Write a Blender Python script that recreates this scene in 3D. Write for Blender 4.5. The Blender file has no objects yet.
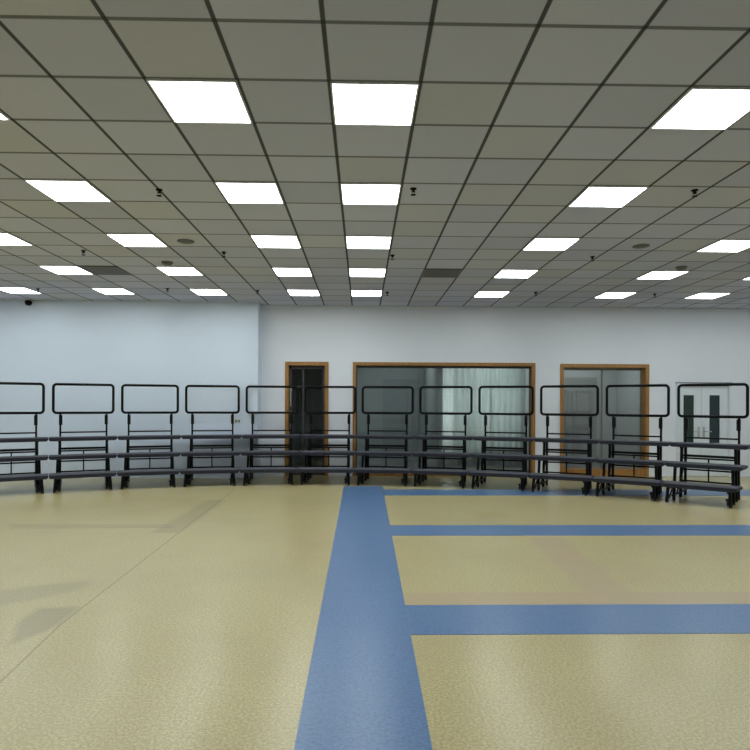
import bpy, bmesh, math, random
from mathutils import Vector, Matrix
random.seed(4)
sc = bpy.context.scene
COL = sc.collection
F = 612.0; HOR = 403.0; CAMZ = 1.54; YAW = math.radians(1.2); ROLL = math.radians(.22)
CEIL = CAMZ + 2.05
YW = 12.90           # main back wall
YN = 12.52           # face of the projecting wall on the left
XN = -2.125          # its right-hand corner

def unroll(px, py):        # undo the slight tilt of the hand-held camera
    dx, dy = px - 375, py - HOR
    return 375 + dx * math.cos(ROLL) + dy * math.sin(ROLL), HOR - dx * math.sin(ROLL) + dy * math.cos(ROLL)
def px_x(px, Y, py=415):   # room x of a picture column at room depth Y
    return Y * math.tan(math.atan((unroll(px, py)[0] - 375) / F) + YAW)
def px_plane(px, py, h):   # point on a level plane h above (+) / below (-) the eye
    px, py = unroll(px, py)
    d = h * F / (HOR - py); xc = (px - 375) / F * d
    return (xc * math.cos(YAW) + d * math.sin(YAW), -xc * math.sin(YAW) + d * math.cos(YAW))

# ------------------------------------------------------------------ materials
def newmat(name):
    m = bpy.data.materials.new(name); m.use_nodes = True
    nt = m.node_tree; b = nt.nodes['Principled BSDF']
    return m, nt, b
def N(nt, t, **kw):
    n = nt.nodes.new(t)
    for k, v in kw.items(): setattr(n, k, v)
    return n
def L(nt, a, b): nt.links.new(a, b)
def mth(nt, op, a, b=None, c=None):
    n = N(nt, 'ShaderNodeMath', operation=op)
    for i, v in enumerate((a, b, c)):
        if v is None: continue
        if isinstance(v, (int, float)): n.inputs[i].default_value = v
        else: L(nt, v, n.inputs[i])
    return n.outputs[0]
def mixc(nt, fac, a, b):
    n = N(nt, 'ShaderNodeMix', data_type='RGBA')
    for s, v in ((n.inputs[0], fac), (n.inputs[6], a), (n.inputs[7], b)):
        if isinstance(v, (int, float)): s.default_value = v
        elif isinstance(v, tuple): s.default_value = (*v, 1)
        else: L(nt, v, s)
    return n.outputs[2]
def noise(nt, scale, detail=3, vec=None, rough=.5):
    n = N(nt, 'ShaderNodeTexNoise'); n.inputs['Scale'].default_value = scale
    n.inputs['Detail'].default_value = detail; n.inputs['Roughness'].default_value = rough
    if vec is None: vec = N(nt, 'ShaderNodeTexCoord').outputs['Object']
    L(nt, vec, n.inputs['Vector'])
    return n.outputs['Fac']
def ramp(nt, fac, p0, p1):
    n = N(nt, 'ShaderNodeMapRange', interpolation_type='SMOOTHSTEP'); L(nt, fac, n.inputs[0])
    n.inputs[1].default_value = p0; n.inputs[2].default_value = p1
    return n.outputs[0]
def bump(nt, b, h, strength=.1, dist=.01):
    n = N(nt, 'ShaderNodeBump'); n.inputs['Strength'].default_value = strength; n.inputs['Distance'].default_value = dist
    L(nt, h, n.inputs['Height']); L(nt, n.outputs[0], b.inputs['Normal'])

def plain(name, col, rough=.5, metal=0, var=.08, scale=30, spec=.5):
    m, nt, b = newmat(name)
    n = noise(nt, scale)
    c = mixc(nt, n, tuple(x * (1 - var) for x in col), tuple(min(1, x * (1 + var)) for x in col))
    L(nt, c, b.inputs['Base Color']); b.inputs['Roughness'].default_value = rough
    b.inputs['Metallic'].default_value = metal; b.inputs['Specular IOR Level'].default_value = spec
    return m
def paint(name, col):
    m, nt, b = newmat(name)
    n = noise(nt, 1.3, 4)
    c = mixc(nt, n, tuple(x * .96 for x in col), tuple(min(1, x * 1.04) for x in col))
    L(nt, c, b.inputs['Base Color']); b.inputs['Roughness'].default_value = .65
    b.inputs['Specular IOR Level'].default_value = .25
    bump(nt, b, noise(nt, 120, 2), .05, .002)
    return m
def wood(name, c0, c1):
    m, nt, b = newmat(name)
    tc = N(nt, 'ShaderNodeTexCoord'); mp = N(nt, 'ShaderNodeMapping'); mp.inputs['Scale'].default_value = (18, 18, 1.6)
    L(nt, tc.outputs['Object'], mp.inputs[0])
    n = noise(nt, 2.2, 5, mp.outputs[0])
    L(nt, mixc(nt, ramp(nt, n, .3, .7), c0, c1), b.inputs['Base Color']); b.inputs['Roughness'].default_value = .4
    return m
def emit(name, col, s):
    m = bpy.data.materials.new(name); m.use_nodes = True; nt = m.node_tree; nt.nodes.clear()
    o = N(nt, 'ShaderNodeOutputMaterial'); e = N(nt, 'ShaderNodeEmission')
    e.inputs[0].default_value = (*col, 1); e.inputs[1].default_value = s; L(nt, e.outputs[0], o.inputs[0])
    return m
def glass(name, tint, ior=1.5, rough=0.0):
    m = bpy.data.materials.new(name); m.use_nodes = True; nt = m.node_tree; nt.nodes.clear()
    o = N(nt, 'ShaderNodeOutputMaterial'); t = N(nt, 'ShaderNodeBsdfTransparent'); g = N(nt, 'ShaderNodeBsdfGlossy')
    f = N(nt, 'ShaderNodeFresnel'); f.inputs[0].default_value = ior
    mx = N(nt, 'ShaderNodeMixShader')
    t.inputs[0].default_value = (*tint, 1); g.inputs['Roughness'].default_value = rough
    L(nt, f.outputs[0], mx.inputs[0]); L(nt, t.outputs[0], mx.inputs[1]); L(nt, g.outputs[0], mx.inputs[2]); L(nt, mx.outputs[0], o.inputs[0])
    return m

def floor_material():
    m, nt, b = newmat('speckled_vinyl')
    tc = N(nt, 'ShaderNodeTexCoord').outputs['Object']
    sp = N(nt, 'ShaderNodeSeparateXYZ'); L(nt, tc, sp.inputs[0]); X, Y = sp.outputs[0], sp.outputs[1]
    base = mixc(nt, ramp(nt, noise(nt, 65, 3, tc, .7), .3, .7), FLOOR_A, FLOOR_B)
    base = mixc(nt, mth(nt, 'MULTIPLY', ramp(nt, noise(nt, .7, 5, tc, .6), .38, .72), .32), base, FLOOR_C)
    wob = mth(nt, 'MULTIPLY', mth(nt, 'SUBTRACT', noise(nt, 2.5, 3, tc), .5), .35)
    def poly(pts, soft, wobble=1.0):
        P = [Vector(px_plane(x, y, -CAMZ)) for x, y in pts]
        c = sum(P, Vector((0, 0))) / len(P); mask = None
        for i in range(len(P)):
            a, d = P[i], P[(i + 1) % len(P)]
            n = Vector((-(d - a).y, (d - a).x)).normalized()
            if (c - a).dot(n) < 0: n = -n
            v = mth(nt, 'ADD', mth(nt, 'MULTIPLY', X, n.x), mth(nt, 'ADD', mth(nt, 'MULTIPLY', Y, n.y), -a.dot(n)))
            if wobble: v = mth(nt, 'ADD', v, mth(nt, 'MULTIPLY', wob, wobble))
            s = ramp(nt, v, -soft, soft)
            mask = s if mask is None else mth(nt, 'MULTIPLY', mask, s)
        return mask
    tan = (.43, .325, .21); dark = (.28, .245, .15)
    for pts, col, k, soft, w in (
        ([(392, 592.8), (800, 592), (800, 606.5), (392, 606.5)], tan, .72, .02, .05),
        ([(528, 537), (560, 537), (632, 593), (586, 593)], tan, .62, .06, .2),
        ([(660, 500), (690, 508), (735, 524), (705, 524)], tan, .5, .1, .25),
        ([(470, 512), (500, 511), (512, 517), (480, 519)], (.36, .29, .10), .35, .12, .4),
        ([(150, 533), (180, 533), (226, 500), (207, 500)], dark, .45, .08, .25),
        ([(10, 524), (172, 524), (172, 528), (10, 528)], dark, .35, .04, .1),  # shadow reflection above the seam, painted as a darker floor band
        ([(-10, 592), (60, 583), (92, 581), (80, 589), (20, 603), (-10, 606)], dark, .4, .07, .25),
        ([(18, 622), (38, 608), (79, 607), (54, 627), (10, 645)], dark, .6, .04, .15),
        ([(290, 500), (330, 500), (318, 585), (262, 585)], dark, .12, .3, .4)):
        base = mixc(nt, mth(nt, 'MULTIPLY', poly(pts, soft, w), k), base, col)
    # welded seams of the vinyl sheets
    def seam(p, q, width=.006):
        a, d = Vector(px_plane(*p, -CAMZ)), Vector(px_plane(*q, -CAMZ))
        n = Vector((-(d - a).y, (d - a).x)).normalized()
        v = mth(nt, 'ABSOLUTE', mth(nt, 'ADD', mth(nt, 'MULTIPLY', X, n.x), mth(nt, 'ADD', mth(nt, 'MULTIPLY', Y, n.y), -a.dot(n))))
        u = (d - a).normalized(); t = mth(nt, 'ADD', mth(nt, 'MULTIPLY', X, u.x), mth(nt, 'ADD', mth(nt, 'MULTIPLY', Y, u.y), -a.dot(u)))
        ins = mth(nt, 'MULTIPLY', mth(nt, 'GREATER_THAN', t, 0), mth(nt, 'LESS_THAN', t, (d - a).length))
        return mth(nt, 'MULTIPLY', ins, mth(nt, 'SUBTRACT', 1, ramp(nt, v, width * .4, width)))
    for p, q in (((235, 489), (60, 625)), ((10, 528.5), (176, 527.5)), ((60, 625), (-60, 740))):
        base = mixc(nt, mth(nt, 'MULTIPLY', seam(p, q, .010), .38), base, (.12, .105, .06))
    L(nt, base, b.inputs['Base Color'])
    b.inputs['Roughness'].default_value = .26; b.inputs['Specular IOR Level'].default_value = .5
    return m
FLOOR_A = (.35, .298, .150); FLOOR_B = (.55, .473, .246); FLOOR_C = (.35, .295, .165)

def blue_material():
    m, nt, b = newmat('blue_vinyl')
    tc = N(nt, 'ShaderNodeTexCoord').outputs['Object']
    c = mixc(nt, ramp(nt, noise(nt, 48, 3, tc, .7), .3, .7), (.066, .135, .28), (.108, .205, .39))
    c = mixc(nt, mth(nt, 'MULTIPLY', ramp(nt, noise(nt, 1.2, 4, tc), .45, .7), .3), c, (.11, .19, .33))
    L(nt, c, b.inputs['Base Color']); b.inputs['Roughness'].default_value = .3
    return m

X0 = -.218; T = .6; TX = .583
def ceiling_material():
    m, nt, b = newmat('mineral_fibre_tiles')
    tc = N(nt, 'ShaderNodeTexCoord').outputs['Object']
    sp = N(nt, 'ShaderNodeSeparateXYZ'); L(nt, tc, sp.inputs[0])
    u = mth(nt, 'DIVIDE', mth(nt, 'SUBTRACT', sp.outputs[0], X0), TX)
    v = mth(nt, 'DIVIDE', mth(nt, 'SUBTRACT', YW, sp.outputs[1]), T)
    cid = N(nt, 'ShaderNodeCombineXYZ'); L(nt, mth(nt, 'FLOOR', u), cid.inputs[0]); L(nt, mth(nt, 'FLOOR', v), cid.inputs[1])
    wn = N(nt, 'ShaderNodeTexWhiteNoise', noise_dimensions='2D'); L(nt, cid.outputs[0], wn.inputs['Vector'])
    c = mixc(nt, wn.outputs[0], (.505, .52, .61), (.59, .605, .70))
    wn2 = N(nt, 'ShaderNodeTexWhiteNoise', noise_dimensions='3D'); L(nt, cid.outputs[0], wn2.inputs['Vector'])
    c = mixc(nt, mth(nt, 'MULTIPLY', mth(nt, 'GREATER_THAN', wn2.outputs[0], .74), .5), c, (.565, .565, .56))   # yellowed tiles
    c = mixc(nt, mth(nt, 'MULTIPLY', ramp(nt, noise(nt, 130, 2, tc), .55, .7), .15), c, (.32, .31, .30))
    def line(x, w):
        f = mth(nt, 'ABSOLUTE', mth(nt, 'SUBTRACT', mth(nt, 'FRACT', mth(nt, 'ADD', x, .5)), .5))
        return mth(nt, 'SUBTRACT', 1, ramp(nt, f, w * .55, w))
    c = mixc(nt, mth(nt, 'MULTIPLY', line(v, .034), .8), c, (.10, .10, .10))
    c = mixc(nt, mth(nt, 'MULTIPLY', line(u, .030), .92), c, (.05, .05, .05))
    L(nt, c, b.inputs['Base Color']); b.inputs['Roughness'].default_value = .9; b.inputs['Specular IOR Level'].default_value = .1
    return m

M = {}
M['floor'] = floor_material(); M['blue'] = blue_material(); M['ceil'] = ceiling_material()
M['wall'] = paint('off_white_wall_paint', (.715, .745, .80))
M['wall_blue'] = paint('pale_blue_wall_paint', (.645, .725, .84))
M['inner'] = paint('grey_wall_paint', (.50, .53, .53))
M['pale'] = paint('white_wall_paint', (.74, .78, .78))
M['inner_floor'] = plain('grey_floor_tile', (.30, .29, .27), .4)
M['wood'] = wood('orange_brown_timber', (.26, .120, .029), (.37, .185, .045))
M['black'] = plain('black_powder_coat', (.0035, .0035, .0045), .55, 0, .15, 30, .12)
M['slab'] = plain('charcoal_edge_trim', (.020, .021, .031), .55, 0, .12, 30, .25)
M['carpet'] = plain('grey_platform_carpet', (.075, .078, .098), .85, 0, .25, 160)
M['rubber'] = plain('black_rubber', (.012, .012, .012), .7)
M['steel'] = plain('brushed_steel', (.45, .45, .45), .35, 1)
M['darkmetal'] = plain('dark_metal_channel', (.035, .035, .035), .45)
M['lamp_frame'] = plain('white_lamp_frame', (.75, .75, .75), .5)
M['lamp'] = emit('led_panel', (.93, 1.0, .995), 12.2)
M['vent'] = plain('grey_vent_metal', (.13, .125, .12), .6)
M['speaker'] = plain('grey_speaker_mesh', (.17, .17, .15), .7)
M['dome'] = plain('grey_detector_plastic', (.20, .20, .19), .6)
M['door_white'] = plain('white_door_laminate', (.66, .71, .75), .45, 0, .03)
M['groove'] = plain('grey_door_gap', (.16, .17, .17), .7)
M['greenglass'] = plain('dark_green_glazing', (.012, .030, .022), .18)
M['blueglass'] = plain('dark_blue_glazing', (.012, .026, .032), .18)
M['glass'] = glass('clear_glass', (.93, .95, .945))
M['tint'] = glass('smoked_glass', (.83, .87, .87))
M['plate'] = plain('white_plastic', (.60, .62, .62), .4)

def curtain_material(name, c0, c1):
    m = bpy.data.materials.new(name); m.use_nodes = True; nt = m.node_tree; nt.nodes.clear()
    o = N(nt, 'ShaderNodeOutputMaterial'); t = N(nt, 'ShaderNodeBsdfTranslucent'); d = N(nt, 'ShaderNodeBsdfDiffuse')
    mx = N(nt, 'ShaderNodeMixShader'); mx.inputs[0].default_value = .35
    n = noise(nt, 4, 3)
    L(nt, mixc(nt, n, c0, c1), t.inputs[0]); d.inputs[0].default_value = (.7, .76, .75, 1)
    L(nt, t.outputs[0], mx.inputs[1]); L(nt, d.outputs[0], mx.inputs[2]); L(nt, mx.outputs[0], o.inputs[0])
    return m
M['curtain'] = curtain_material('sheer_curtain', (.62, .655, .65), (.78, .81, .80))
M['brightened_panel'] = curtain_material('brightened_curtain', (.93, .96, .95), (.98, .99, .99))  # lighter copy of the curtain, extra brightness painted into its colour

# ------------------------------------------------------------------ mesh helpers
class MB:
    def __init__(s): s.bm = bmesh.new()
    def box(s, x0, x1, y0, y1, z0, z1, bevel=0):
        r = bmesh.ops.create_cube(s.bm, size=1, matrix=Matrix.Translation(((x0 + x1) / 2, (y0 + y1) / 2, (z0 + z1) / 2)) @ Matrix.Diagonal((abs(x1 - x0), abs(y1 - y0), abs(z1 - z0), 1)))
        if bevel:
            ed = {e for v in r['verts'] for e in v.link_edges}
            bmesh.ops.bevel(s.bm, geom=list(ed), offset=bevel, segments=2, affect='EDGES', profile=.7)
        return s
    def tube(s, pts, r, closed=False, seg=10):
        pts = [Vector(p) for p in pts]; n = len(pts); rings = []
        prev = None
        for i, p in enumerate(pts):
            if closed: d = (pts[(i + 1) % n] - pts[i - 1]).normalized()
            else: d = (pts[min(i + 1, n - 1)] - pts[max(i - 1, 0)]).normalized()
            up = Vector((0, 1, 0)) if abs(d.y) < .9 else Vector((1, 0, 0))
            a = d.cross(up).normalized(); b = d.cross(a).normalized()
            if prev is not None and a.dot(prev) < 0: a, b = -a, -b
            prev = a
            rings.append([s.bm.verts.new(p + (a * math.cos(2 * math.pi * k / seg) + b * math.sin(2 * math.pi * k / seg)) * r) for k in range(seg)])
        for i in range(n if closed else n - 1):
            A, B = rings[i], rings[(i + 1) % n]
            for k in range(seg): s.bm.faces.new((A[k], A[(k + 1) % seg], B[(k + 1) % seg], B[k]))
        if not closed: s.bm.faces.new(rings[0]); s.bm.faces.new(list(reversed(rings[-1])))
        return s
    def bar(s, p, q, w, h):     # rectangular bar between two points
        p, q = Vector(p), Vector(q); d = (q - p).normalized()
        up = Vector((0, 0, 1)) if abs(d.z) < .9 else Vector((0, 1, 0))
        a = d.cross(up).normalized(); b = a.cross(d).normalized()
        A = [s.bm.verts.new(p + a * i * w / 2 + b * j * h / 2) for i, j in ((-1, -1), (1, -1), (1, 1), (-1, 1))]
        B = [s.bm.verts.new(q + a * i * w / 2 + b * j * h / 2) for i, j in ((-1, -1), (1, -1), (1, 1), (-1, 1))]
        for k in range(4): s.bm.faces.new((A[k], A[(k + 1) % 4], B[(k + 1) % 4], B[k]))
        s.bm.faces.new(A); s.bm.faces.new(list(reversed(B)))
        return s
    def lathe(s, prof, c=(0, 0, 0), axis='z', seg=24):   # prof: (radius, along)
        rings = []
        for r, h in prof:
            ring = []
            for k in range(seg):
                a = 2 * math.pi * k / seg; u, v = max(r, 1e-5) * math.cos(a), max(r, 1e-5) * math.sin(a)
                p = {'z': (u, v, h), 'y': (u, h, v), 'x': (h, u, v)}[axis]
                ring.append(s.bm.verts.new(Vector(c) + Vector(p)))
            rings.append(ring)
        for A, B in zip(rings, rings[1:]):
            for k in range(seg): s.bm.faces.new((A[k], A[(k + 1) % seg], B[(k + 1) % seg], B[k]))
        s.bm.faces.new(rings[0]); s.bm.faces.new(list(reversed(rings[-1])))
        return s
    def loft(s, A, B, bevel=0):     # prism between two outlines
        a = [s.bm.verts.new(p) for p in A]; b = [s.bm.verts.new(p) for p in B]; n = len(a)
        fs = [s.bm.faces.new(a), s.bm.faces.new(list(reversed(b)))]
        for k in range(n): fs.append(s.bm.faces.new((a[k], b[k], b[(k + 1) % n], a[(k + 1) % n])))
        if bevel:
            ed = {e for f in fs for e in f.edges}
            bmesh.ops.bevel(s.bm, geom=list(ed), offset=bevel, segments=2, affect='EDGES', profile=.7)
        return s
    def build(s, name, mat, parent=None, smooth=False, loc=None):
        bmesh.ops.recalc_face_normals(s.bm, faces=s.bm.faces[:])
        if loc is not None:
            bmesh.ops.translate(s.bm, verts=s.bm.verts[:], vec=-Vector(loc))
        me = bpy.data.meshes.new(name); s.bm.to_mesh(me); s.bm.free()
        me.materials.append(mat)
        if smooth:
            for p in me.polygons: p.use_smooth = True
        o = bpy.data.objects.new(name, me); COL.objects.link(o)
        if loc is not None: o.location = loc
        if parent: o.parent = parent
        return o
def empty(name, loc, rz=0):
    o = bpy.data.objects.new(name, None); COL.objects.link(o); o.location = loc; o.rotation_euler = (0, 0, rz); o.empty_display_size = .1
    return o
def tag(o, label, cat, group=None):
    o['label'] = label; o['category'] = cat
    if group: o['group'] = group
    return o
def struct(mb, name, mat, label=None, cat=None, parent=None):
    o = mb.build(name, mat, parent)
    if parent is None:
        o['kind'] = 'structure'
        if label: o['label'] = label; o['category'] = cat
    return o
def copy_tree(o, parent=None):
    c = o.copy(); COL.objects.link(c)
    if parent: c.parent = parent
    for ch in list(o.children): copy_tree(ch, c)
    return c

# ------------------------------------------------------------------ the hall
XL, XR, YB = -9.4, 10.2, -3.3
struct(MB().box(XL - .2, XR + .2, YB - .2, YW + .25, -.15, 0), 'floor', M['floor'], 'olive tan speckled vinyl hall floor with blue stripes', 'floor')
struct(MB().box(XL - .2, XR + .2, YB - .2, YW + .25, CEIL, CEIL + .15), 'ceiling', M['ceil'], 'suspended ceiling of square grey tiles with dark grid lines', 'ceiling')
struct(MB().box(XL - .2, XL, YB - .2, YN, 0, CEIL), 'wall_left', M['wall'], 'plain white side wall beyond the left of the risers', 'wall')
struct(MB().box(XR, XR + .2, YB - .2, YW + .25, 0, CEIL), 'wall_right', M['wall'], 'plain white side wall beyond the white double door', 'wall')
struct(MB().box(XL, XR, YB - .2, YB, 0, CEIL), 'wall_rear', M['wall'], 'plain white wall facing the risers behind the viewer', 'wall')
struct(MB().box(XL - .2, XN, YN, YW + .25, 0, CEIL), 'wall_projection', M['wall_blue'], 'pale bluish projecting wall behind the left half of the risers', 'wall')

D1 = (px_x(285, YW), px_x(328.4, YW), 0, 2.40)
W1 = (px_x(352.6, YW), px_x(535, YW), 0, 2.40)
D2 = (px_x(560, YW), px_x(648.6, YW), 0, 2.385)
D3 = (px_x(676.3, YW), px_x(731, YW), 0, 1.985)
wl = MB(); yb = YW + .25
xs = XN
for d in (D1, W1, D2, D3):
    wl.box(xs, d[0], YW, yb, 0, CEIL); wl.box(d[0], d[1], YW, yb, d[3], CEIL); xs = d[1]
wl.box(xs, XR, YW, yb, 0, CEIL)
struct(wl, 'wall_back', M['wall'], 'off white back wall with the timber framed glass openings', 'wall')

# blue stripes, laid flush in the floor
def stripe(i, pts, label):
    o = struct(MB().loft([(x, y, -.004) for x, y in pts], [(x, y, .0025) for x, y in pts]), 'trim_%d' % i, M['blue'], label, 'floor stripe')
    return o
def sx(px, py): return px_plane(px, py, -CAMZ)
a, b_ = sx(343.8, 486.6), sx(317.3, 626.8); c_, d_ = sx(382.6, 486.6), sx(409.2, 626.8)
def ext(p, q, Y): t = (Y - p[1]) / (q[1] - p[1]); return (p[0] + (q[0] - p[0]) * t, Y)
cs = [ext(a, b_, 11.30), ext(a, b_, YB), ext(c_, d_, YB), ext(c_, d_, 11.30)]
stripe(1, cs, 'wide blue floor stripe running away from the viewer to the risers')
for i, (y0, y1, lab) in enumerate(((10.20, 10.88, 'blue cross stripe on the floor closest to the riser feet'),
                                   (7.10, 7.70, 'blue cross stripe across the middle of the open floor'),
                                   (4.06, 4.655, 'blue cross stripe below the tan worn band, closest to the viewer'))):
    stripe(2 + i, [(ext(c_, d_, y0)[0] + .002, y0), (XR, y0), (XR, y1), (ext(c_, d_, y1)[0] + .002, y1)], lab)

# ------------------------------------------------------------------ rooms behind the glass
YR = 16.2; ZR = 2.95
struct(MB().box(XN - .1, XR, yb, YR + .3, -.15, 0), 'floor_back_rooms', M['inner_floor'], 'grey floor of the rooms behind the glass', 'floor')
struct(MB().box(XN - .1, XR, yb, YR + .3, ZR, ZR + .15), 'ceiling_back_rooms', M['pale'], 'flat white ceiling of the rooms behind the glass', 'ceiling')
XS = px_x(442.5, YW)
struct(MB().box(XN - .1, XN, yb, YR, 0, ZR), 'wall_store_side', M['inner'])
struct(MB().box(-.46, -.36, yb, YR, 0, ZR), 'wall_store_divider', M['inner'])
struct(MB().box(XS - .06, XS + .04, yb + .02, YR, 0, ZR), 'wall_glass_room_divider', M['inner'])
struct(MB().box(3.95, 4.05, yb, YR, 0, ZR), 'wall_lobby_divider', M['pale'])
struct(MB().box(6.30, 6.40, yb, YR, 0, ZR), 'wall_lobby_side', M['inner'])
YB2 = 14.8
WX0, WX1, WZ0, WZ1 = 1.80, 3.85, .35, 2.55
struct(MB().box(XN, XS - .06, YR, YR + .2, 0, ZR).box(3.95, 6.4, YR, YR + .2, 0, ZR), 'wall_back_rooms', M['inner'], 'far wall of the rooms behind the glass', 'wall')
struct(MB().box(XS + .04, WX0, YB2, YB2 + .2, 0, ZR).box(WX1, 3.95, YB2, YB2 + .2, 0, ZR).box(WX0, WX1, YB2, YB2 + .2, 0, WZ0).box(WX0, WX1, YB2, YB2 + .2, WZ1, ZR),
       'wall_bright_room', M['pale'], 'white outer wall with the daylight window behind the bright glass', 'wall')
# daylight window of the bright room
YRW = YB2
wn = MB()
for x in (WX0, WX0 + .78, WX1 - .05): wn.box(x, x + .05, YRW + .06, YRW + .12, WZ0, WZ1)
for z in (WZ0, 1.95, WZ1 - .05): wn.box(WX0, WX1, YRW + .065, YRW + .115, z, z + .05)
win = struct(wn, 'window_2', M['plate'], 'white daylight window in the bright room behind the glass', 'window')
MB().box(WX0 + .02, WX1 - .02, YRW + .085, YRW + .095, WZ0 + .02, WZ1 - .02).build('pane', M['glass'], win)
def curtain(x0, x1, y, z0, z1, amp, per):
    mb = MB(); n = int((x1 - x0) / .012); rows = []
    for z in (z1, z0):
        rows.append([mb.bm.verts.new((x0 + (x1 - x0) * i / n, y + amp * math.sin(i * .012 / per * 2 * math.pi) * (1 if z == z0 else .7), z)) for i in range(n + 1)])
    for i in range(n): mb.bm.faces.new((rows[0][i], rows[1][i], rows[1][i + 1], rows[0][i + 1]))
    return mb
cu = empty('curtain', (2.9, YRW - .12, 2.66)); tag(cu, 'pale sheer curtain on a rail in the bright room behind the glass', 'curtain')
def rel(o, p): o.parent = p; o.location = o.location - p.location; return o
for nm, x0, x1 in (('curtain_panel', 1.76, 2.22), ('curtain_panel', 2.20, 3.12), ('curtain_panel', 3.08, 3.92)):
    o = curtain(x0, x1, YRW - .12, .06, 2.63, .03, .14).build(nm, M['brightened_panel' if x0 < 2 else 'curtain'], None, True)
    sm = o.modifiers.new('thickness', 'SOLIDIFY'); sm.thickness = .003
    rel(o, cu)
rel(MB().tube([(1.76, YRW - .12, 2.65), (3.93, YRW - .12, 2.65)], .014).build('curtain_rail', M['steel'], None, True), cu)

# glazed openings --------------------------------------------------------------
def frame_box(d, w, depth0, depth1, bottom=0):
    m = MB().box(d[0], d[0] + w, depth0, depth1, 0, d[3]).box(d[1] - w, d[1], depth0, depth1, 0, d[3]).box(d[0] + w, d[1] - w, depth0, depth1, d[3] - w, d[3])
    if bottom: m.box(d[0] + w, d[1] - w, depth0 + .02, depth1 - .02, 0.0, bottom)
    return m
# narrow door on the left
fw = .075
door1 = struct(frame_box(D1, fw, YW - .025, yb), 'door_1', M['wood'], 'narrow timber framed dark glass door at the corner of the left wall', 'door')
lx0, lx1 = D1[0] + fw + .005, D1[1] - fw - .005; ly = YW + .10
leaf = MB()
mid = lx0 + .27
for x0, x1 in ((lx0, lx0 + .05), (mid, mid + .04), (lx1 - .05, lx1)): leaf.box(x0, x1, ly, ly + .045, .01, D1[3] - fw - .005)
for z0, z1 in ((.01, .14), (1.86, 1.90), (D1[3] - fw - .075, D1[3] - fw - .005)): leaf.box(lx0, lx1, ly, ly + .045, z0, z1)
leaf.build('door_leaf', M['darkmetal'], door1)
MB().box(lx0 + .05, lx1 - .05, ly + .018, ly + .026, .14, D1[3] - fw - .07).build('pane', M['tint'], door1)
MB().box(lx0 + .012, lx0 + .042, ly - .012, ly, 1.46, 1.86).tube([(lx0 + .03, ly - .05, 1.0), (lx0 + .03, ly - .05, 1.38)], .012).tube([(lx0 + .03, ly, 1.02), (lx0 + .03, ly - .05, 1.02)], .008).tube([(lx0 + .03, ly, 1.36), (lx0 + .03, ly - .05, 1.36)], .008).build('handle', M['steel'], door1)

# wide glass partition
win1 = struct(frame_box(W1, .068, YW - .025, yb), 'window_1', M['wood'], 'wide timber framed glass partition behind the middle risers', 'window')
ch = MB(); gy = YW + .12
ix0, ix1, iz1 = W1[0] + .068, W1[1] - .068, W1[3] - .068
ch.box(ix0, ix1, gy - .03, gy + .03, iz1 - .045, iz1).box(ix0, ix1, gy - .03, gy + .03, 0, .10)
ch.box(ix0, ix0 + .025, gy - .03, gy + .03, .10, iz1 - .045).box(ix1 - .025, ix1, gy - .03, gy + .03, .10, iz1 - .045)
ch.build('glazing_channel', M['darkmetal'], win1)
MB().box(ix0 + .085, ix1 - .0, YW - .005, gy - .035, .0, .05).build('threshold', M['wood'], win1)
e1 = XS; e2 = px_x(479.5, YW)
MB().box(ix0 + .025, e1 - .004, gy - .004, gy + .004, .10, iz1 - .045).build('pane', M['tint'], win1)
MB().box(e1 + .004, e2 - .003, gy - .004, gy + .004, .10, iz1 - .045).build('pane', M['glass'], win1)
MB().box(e2 + .003, ix1 - .025, gy - .004, gy + .004, .10, iz1 - .045).build('pane', M['glass'], win1)

# two-leaf glass door on the right
door2 = struct(frame_box(D2, .075, YW - .025, yb, .15), 'door_2', M['wood'], 'timber framed grey glass double door right of the wide partition', 'door')
m2 = (D2[0] + D2[1]) / 2 + .0; gy2 = YW + .15
for x0, x1 in ((D2[0] + .08, m2 - .003), (m2 + .003, D2[1] - .08)):
    l2 = MB()
    for a0, a1 in ((x0, x0 + .009), (x1 - .009, x1)): l2.box(a0, a1, gy2 - .02, gy2 + .02, .155, D2[3] - .08)
    l2.box(x0, x1, gy2 - .02, gy2 + .02, D2[3] - .125, D2[3] - .08).box(x0, x1, gy2 - .02, gy2 + .02, .155, .20)
    lf = l2.build('door_leaf', M['dome'], door2)
    MB().box(x0 + .009, x1 - .009, gy2 - .004, gy2 + .004, .20, D2[3] - .125).build('pane', M['glass'], lf)

# panelled doors seen through the glass
def panel_door(i, x0, x1, y, z1, label, rows, mat):
    mb = MB().box(x0, x1, y - .045, y, 0, z1)
    for a0, a1 in ((x0 - .07, x0), (x1, x1 + .07)): mb.box(a0, a1, y - .06, y, 0, z1)
    mb.box(x0 - .07, x1 + .07, y - .06, y, z1, z1 + .07)
    w = (x1 - x0)
    for u0, u1 in ((.10, .38), (.46, .90)):
        for z0, zz in rows:
            p0, p1 = x0 + u0 * w, x0 + u1 * w
            for q in ((p0, p1, zz - .03, zz), (p0, p1, z0, z0 + .03), (p0, p0 + .03, z0, zz), (p1 - .03, p1, z0, zz)):
                mb.box(q[0], q[1], y - .065, y - .045, q[2], q[3])
    o = struct(mb, 'door_%d' % i, mat, label, 'door')
    MB().lathe([(.0, 0), (.025, 0), (.028, .02), (.0, .045)], (x1 - .07, y - .10, 1.0), 'y', 16).tube([(x1 - .07, y - .06, 1.0), (x1 - .07, y - .045, 1.0)], .01).build('handle', M['steel'], o, True)
M['grey_door'] = plain('grey_painted_door', (.36, .37, .36), .5, 0, .05)
M['dim_door'] = plain('slate_painted_door', (.41, .43, .435), .5, 0, .05)
struct(MB().box(4.05, 6.3, 15.0, 15.1, 0, ZR), 'wall_lobby_back', M['inner'], 'grey wall behind the glass double door', 'wall')
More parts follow.
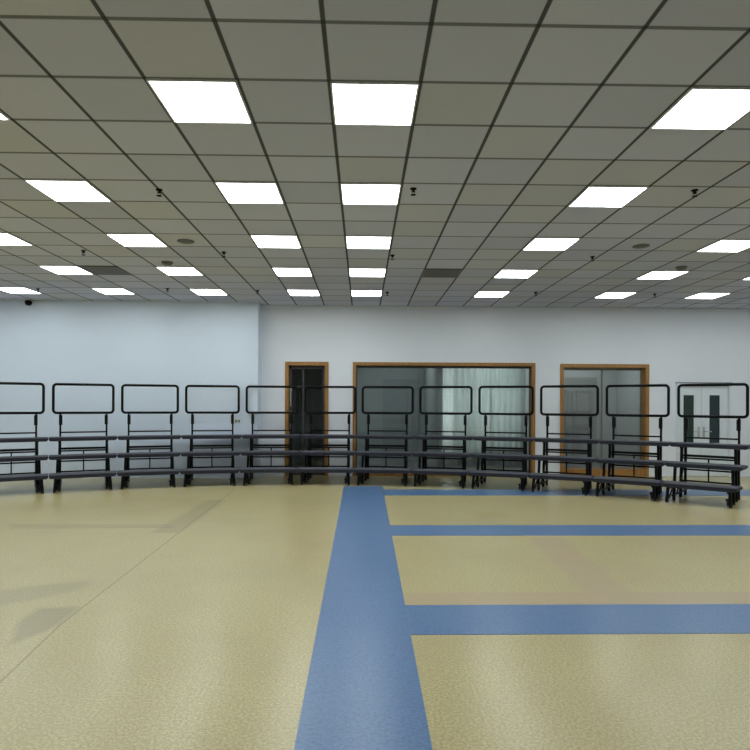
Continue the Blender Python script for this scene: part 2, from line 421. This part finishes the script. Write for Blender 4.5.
panel_door(4, 4.90, 5.70, 15.0, 2.12, 'grey panelled door seen through the glass double door', ((.2, .85), (.98, 1.24), (1.34, 1.86)), M['grey_door'])
panel_door(5, .62, 1.42, YR, 2.1, 'dim panelled door seen through the smoked half of the glass partition', ((.2, .9), (1.05, 1.95)), M['dim_door'])

# white double door at far right
door3 = struct(frame_box(D3, .05, YW - .02, YW + .10), 'door_3', M['door_white'], 'white double door with narrow dark green vision panels at far right', 'door')
MB().box(D3[0] - .02, D3[1] + .02, YW - .024, YW - .001, D3[3], D3[3] + .022).build('head_strip', M['groove'], door3)
dm = px_x(702, YW); dy = YW + .03
g1 = (px_x(684.2, YW), px_x(694.8, YW)); g2 = (px_x(710.2, YW), px_x(720.8, YW))
for x0, x1, g, gm in ((D3[0] + .054, dm - .004, g1, 'greenglass'), (dm + .004, D3[1] - .054, g2, 'blueglass')):
    mb = MB()
    mb.box(x0, g[0], dy, dy + .05, .008, D3[3] - .055).box(g[1], x1, dy, dy + .05, .008, D3[3] - .055)
    mb.box(g[0], g[1], dy, dy + .05, .008, .71).box(g[0], g[1], dy, dy + .05, 1.735, D3[3] - .055)
    lf = mb.build('door_leaf', M['door_white'], door3)
    MB().box(g[0], g[1], dy + .018, dy + .03, .71, 1.735).build('vision_panel', M[gm], lf)
for s in (-1, 1):
    hx = dm + s * .055
    MB().box(hx - .022, hx + .022, dy - .010, dy, .84, 1.06).tube([(hx, dy - .01, .96), (hx, dy - .055, .96), (hx + s * .14, dy - .055, .96)], .011).build('handle', M['steel'], door3)
struct(MB().box(6.5, XR, YW + .16, yb, 0, 2.2), 'wall_behind_white_door', M['wall'])

# light switch on the projecting wall
sw = empty('light_switch', (px_x(237.6, YN), YN, 1.16)); tag(sw, 'small white light switch plate on the pale blue wall near its corner', 'light switch')
MB().box(-.06, .06, -.012, 0, -.04, .04, .003).build('switch_plate', M['plate'], sw)
for x in (-.03, .03): MB().box(x - .02, x + .02, -.017, -.012, -.025, .025, .001).build('rocker', M['dome'], sw)

# ------------------------------------------------------------------ ceiling fittings
def cell(k, n): return (X0 + (k + .5) * TX, YW - (n + .5) * T)
lamp = empty('ceiling_light', (0, 0, CEIL))
fm = MB(); hx, hy, q = .284, .294, .012
for b4 in ((-hx, hx, -hy, -hy + q), (-hx, hx, hy - q, hy), (-hx, -hx + q, -hy + q, hy - q), (hx - q, hx, -hy + q, hy - q)): fm.box(*b4, -.012, 0)
fm.build('frame', M['lamp_frame'], lamp)
MB().box(-hx + q, hx - q, -hy + q, hy - q, -.009, -.002).build('diffuser', M['lamp'], lamp)
ROW = {2: 'row closest to back wall', 5: 'second row from back wall', 8: 'third row from back wall', 11: 'fourth row from back wall',
       14: 'fifth row from back wall', 17: 'sixth row from back wall'}
COLN = {-14: 'fifth column left of blue stripe', -11: 'fourth column left of blue stripe', -8: 'third column left of blue stripe', -5: 'second column left of blue stripe', -2: 'first column left of blue stripe',
        0: 'above the blue stripe', 4: 'first column right of blue stripe', 8: 'second column right of blue stripe', 11: 'third column right of blue stripe', 14: 'fourth column right of blue stripe'}
first = True
for n, rl in ROW.items():
    for k, cl in COLN.items():

        x, y = cell(k, n)
        o = lamp if first else copy_tree(lamp)
        first = False
        o.location = (x, y, CEIL)
        tag(o, 'lit square ceiling panel, %s, %s' % (rl, cl), 'ceiling light', 'square light panels set in the tiled ceiling')

for (x, y), lab in (((.7, 14.7), 'added unseen fill panel lighting the dim room behind the smoked glass'), ((5.2, 14.0), 'added unseen fill panel lighting the lobby behind the glass double door'),
                    ((2.9, 13.9), 'added unseen fill panel lighting the bright room behind the clear glass')):
    o = copy_tree(lamp); o.location = (x, y, ZR); tag(o, lab, 'ceiling light', 'added fill panels of the rooms behind the glass')  # fill lamps added out of view to brighten the rooms behind the glass

vent = empty('air_vent', (*cell(-7, 5), CEIL)); tag(vent, 'dark grey louvred ceiling vent beside the third column of lights on the left', 'air vent', 'louvred ceiling vents')
vf = MB()
for b4 in ((-.295, .295, -.295, -.265), (-.295, .295, .265, .295), (-.295, -.265, -.265, .265), (.265, .295, -.265, .265)): vf.box(*b4, -.014, -.001)
vf.build('frame', M['vent'], vent)
vs = MB()
for i in range(13):
    y = -.25 + i * .0415
    vs.bar((-.265, y, -.009), (.265, y, -.009), .034, .004)
vs.build('louvre', M['vent'], vent)
MB().box(-.265, .265, -.265, .265, -.004, -.001).build('backing', M['rubber'], vent)
v2 = copy_tree(vent); v2.location = (*cell(2, 5), CEIL); v2['label'] = 'dark grey louvred ceiling vent right of the lights above the blue stripe'

def ceil_pt(px, py, drop=0.0): return (*px_plane(px, py, 2.05 - drop), CEIL)
sp0 = empty('sprinkler_head', (0, 0, CEIL))
MB().lathe([(.0, .002), (.045, .002), (.042, -.012), (.02, -.022), (.0, -.022)]).build('escutcheon', M['black'], sp0, True)
MB().lathe([(.014, -.02), (.012, -.05), (.0, -.05)]).bar((-.02, 0, -.035), (-.012, 0, -.085), .006, .006).bar((.02, 0, -.035), (.012, 0, -.085), .006, .006).box(-.024, .024, -.006, .006, -.04, -.03).build('body', M['black'], sp0)
MB().lathe([(.0, -.092), (.034, -.088), (.036, -.083), (.0, -.083)]).build('deflector', M['black'], sp0, True)
SPR = [((83.4, 250.5), 'black sprinkler head left of the third row of lights, near the left edge'),
       ((223.8, 252), 'black sprinkler head between second-left light column and first-left column, third light row'),
       ((167.5, 288.5), 'black sprinkler head between the two leftmost light panels of the closest row'),
       ((159.2, 189.5), 'black sprinkler head between the two left panels of the fourth light row'),
       ((257.6, 290.3), 'black sprinkler head just above the corner of the pale blue wall'),
       ((392.5, 255), 'black sprinkler head right of the panel column over the blue stripe'),
       ((387.3, 292), 'small black sprinkler head beside the rearmost panel over the blue stripe'),
       ((413.3, 188.5), 'black sprinkler head in the middle tiles right of the fourth light row'),
       ((592.4, 256.5), 'black sprinkler head below right of the third-row panel, first right column'),
       ((694.8, 190), 'large-looking black sprinkler head at the upper right of the ceiling'),
       ((654.8, 293.8), 'black sprinkler head between the two right panels of the closest row'),
       ((535.8, 292.3), 'tiny black sprinkler head near the back wall right of the wide partition'),
       ((38, 288.5), 'black sprinkler head next to the far left panel of the closest row')]
for i, (p, lab) in enumerate(SPR):
    o = sp0 if i == 0 else copy_tree(sp0)
    o.location = ceil_pt(*p); o.scale = (.72,) * 3; tag(o, lab, 'sprinkler', 'sprinkler heads under the ceiling')
spk = empty('ceiling_speaker', ceil_pt(185.8, 241)); tag(spk, 'flat round grey ceiling speaker in the left half of the ceiling', 'ceiling speaker', 'round ceiling speakers')
MB().lathe([(.0, -.001), (.105, -.001), (.108, -.006), (.10, -.011), (.0, -.011)], seg=32).build('rim', M['speaker'], spk, True)
MB().lathe([(.0, -.010), (.098, -.010), (.09, -.015), (.0, -.017)], seg=32).build('grille', M['vent'], spk, True)
s2 = copy_tree(spk); s2.location = ceil_pt(641, 245.8); s2['label'] = 'flat round grey ceiling speaker in the right half of the ceiling'
det = empty('smoke_detector', ceil_pt(167.2, 262)); tag(det, 'small grey domed smoke detector by the second-row panel at left', 'smoke detector', 'domed smoke detectors')
MB().lathe([(.0, 0), (.085, 0), (.085, -.014), (.0, -.014)], seg=28).build('base', M['dome'], det, True)
MB().lathe([(.07, -.014), (.068, -.035), (.04, -.055), (.0, -.06)], seg=28).build('cover', M['dome'], det, True)
d2 = copy_tree(det); d2.location = ceil_pt(681.4, 267); d2['label'] = 'small grey domed smoke detector by the second-row panel at right'
cm = empty('security_camera', (px_x(28, YN - .1), YN - .02, CEIL)); tag(cm, 'small black dome security camera under the ceiling at far left', 'security camera')
MB().lathe([(.0, 0), (.06, 0), (.06, -.02), (.0, -.02)], (0, -.08, 0)).build('mount', M['plate'], cm, True)
MB().lathe([(.055, -.02), (.066, -.05), (.062, -.085), (.04, -.115), (.0, -.125)], (0, -.08, 0)).build('dome', M['black'], cm, True)

# ------------------------------------------------------------------ choir risers
CX, CY = -1.0 * math.cos(YAW) + 2.0 * math.sin(YAW), 1.0 * math.sin(YAW) + 2.0 * math.cos(YAW)
R1 = 9.39; DEL = math.radians(6.415); PH0 = math.radians(-28.41) + YAW
P = .37; TOPS = (.298, .588, .890); TH = .060
def hw(y): return (R1 + y) * math.tan(DEL / 2) - .003
ris = empty('choir_riser', (0, 0, 0))
for i, zt in enumerate(TOPS):
    y0, y1 = i * P, (i + 1) * P + .012
    def prof(y, ins=0):
        w = hw(y) - ins
        return [(-w, y, zt), (w, y, zt), (w, y, zt - .034), (w - .026, y, zt - TH), (-w + .026, y, zt - TH), (-w, y, zt - .034)]
    pl = MB().loft(prof(y0), prof(y1), .006).build('platform', M['slab'], ris)
    c0, c1 = y0 + .022, y1 - .02
    A = [(-hw(c0) + .02, c0), (hw(c0) - .02, c0), (hw(c1) - .02, c1), (-hw(c1) + .02, c1)]
    MB().loft([(x, y, zt - .002) for x, y in A], [(x, y, zt + .005) for x, y in A]).build('carpet', M['carpet'], pl)
    for s in (-1, 1):
        x = s * (.425 - .018 * i); ly0 = y0 + .06
        lg = MB().bar((x + s * .015, ly0 - .015, .02), (x, ly0, zt - TH + .004), .042, .040).build('leg', M['black'], ris)
        MB().box(x + s * .015 - .021, x + s * .015 + .021, ly0 - .036, ly0 + .006, 0, .028, .004).build('foot', M['rubber'], lg)
# rear frame
RY = 3 * P - .01
RX = .392
for s in (-1, 1):
    x = s * RX
    lg = MB().bar((x, RY - .03, .02), (x, RY - .03, TOPS[2] - TH + .004), .038, .038).build('leg', M['black'], ris)
    MB().box(x - .022, x + .022, RY - .052, RY - .008, 0, .028, .004).build('foot', M['rubber'], lg)
    # side rails carrying the platforms, and diagonal struts
    for i, zt in enumerate(TOPS):
        MB().bar((x * 1.03, i * P + .02, zt - TH - .012), (x * 1.03, RY - .03, zt - TH - .012), .022, .026).build('side_rail', M['black'], ris)
    MB().bar((x * 1.05, .07, .07), (x * 1.04, P + .06, .30), .016, .03).build('brace', M['black'], ris)
    MB().bar((x * .97, P + .06, .10), (x * .97, RY - .04, .62), .016, .03).build('brace', M['black'], ris)
    MB().bar((x * .95, .12, .10), (x * .95, RY - .03, .10), .022, .026).build('side_rail', M['black'], ris)
    # caster
    cx_ = s * .375; cy_ = .21
    ca = MB().box(cx_ - .03, cx_ + .03, cy_ - .03, cy_ + .03, .098, .112).bar((cx_ - .02, cy_, .10), (cx_ - .02, cy_ + .03, .04), .004, .03).bar((cx_ + .02, cy_, .10), (cx_ + .02, cy_ + .03, .04), .004, .03).build('caster', M['darkmetal'], ris)
    MB().lathe([(.0, -.013), (.034, -.013), (.040, -.008), (.040, .008), (.034, .013), (.0, .013)], (cx_, cy_ + .03, .0405), 'x', 20).build('wheel', M['rubber'], ca, True)
# cross bars
BY = 2 * P + .10
for y, z, hh in ((BY, .690, .040), (BY, .648, .026), (BY, .462, .026), (BY, .272, .026), (RY - .03, .975, .026)):
    MB().bar((-RX, y, z), (RX, y, z), .022, hh).build('cross_bar', M['black'], ris)
MB().bar((0, BY, .65), (0, BY, .272), .022, .022).build('centre_bar', M['black'], ris)
# guard rail
RW, RZ0, RZ1, RC, TR = .532, 1.312, 1.888, .08, .0235
for s in (-1, 1):
    x = s * RX
    po = MB().bar((x, RY, .60), (x, RY, RZ0 + TR), .032, .032).build('rail_post', M['black'], ris)
    MB().bar((x - s * .006, RY - .005, RZ0 - .20), (x - s * .006, RY - .005, RZ0 - .015), .056, .046).tube([(x - s * .006, RY - .03, RZ0 - .17), (x - s * .006, RY - .05, RZ0 - .17)], .015).build('socket', M['black'], po)
pts = []
for cx_, cz_, a0 in ((RW - RC, RZ1 - RC, 0), (-RW + RC, RZ1 - RC, 90), (-RW + RC, RZ0 + RC, 180), (RW - RC, RZ0 + RC, 270)):
    for k in range(7):
        an = math.radians(a0 + 15 * k); rr = RC - TR
        pts.append((cx_ + rr * math.cos(an), RY, cz_ + rr * math.sin(an)))
MB().tube(pts, TR, True, 12).build('guard_rail', M['black'], ris, True)

LAB = ['black folding choir riser cut by the left edge, leftmost of the arc',
       'black folding choir riser before the pale wall, second from the left end',
       'black folding choir riser before the pale wall, third from the left end',
       'black folding choir riser beside the small light switch on the pale wall',
       'black folding choir riser across the wall corner and left edge of the narrow door',
       'black folding choir riser between the narrow dark door and the wide partition',
       'black folding choir riser before the left smoked pane, at the blue stripe end',
       'black folding choir riser before the joint of the dark and bright glass',
       'black folding choir riser before the brightest right end of the wide partition',
       'black folding choir riser before the left half of the glass double door',
       'black folding choir riser at the right frame of the glass double door',
       'black folding choir riser before the white double door, rightmost of the arc']
for i, lab in enumerate(LAB):
    o = ris if i == 0 else copy_tree(ris)
    ph = PH0 + (i - .5) * DEL
    o.location = (CX + R1 * math.sin(ph), CY + R1 * math.cos(ph), 0); o.rotation_euler = (0, 0, -ph)
    tag(o, lab, 'choir riser', 'folding choir risers set in an arc')

# ------------------------------------------------------------------ sky outside, camera, view
w = bpy.data.worlds.new('sky'); sc.world = w; w.use_nodes = True
bg = w.node_tree.nodes['Background']; bg.inputs[0].default_value = (.94, 1.0, .98, 1); bg.inputs[1].default_value = 3.7
cam = bpy.data.cameras.new('camera'); co = bpy.data.objects.new('camera', cam); COL.objects.link(co); sc.camera = co
cam.sensor_fit = 'HORIZONTAL'; cam.sensor_width = 36; cam.lens = 36 * F / 750
cam.shift_y = (HOR - 375) / 750; cam.clip_start = .05; cam.clip_end = 200
co.location = (0, 0, CAMZ); co.rotation_euler = (Matrix.Rotation(-YAW, 3, 'Z') @ Matrix.Rotation(math.pi / 2, 3, 'X') @ Matrix.Rotation(ROLL, 3, 'Z')).to_euler()
sc.view_settings.view_transform = 'Standard'; sc.view_settings.look = 'None'
sc.view_settings.exposure = 0; sc.view_settings.gamma = 1; sc.view_settings.use_curve_mapping = False
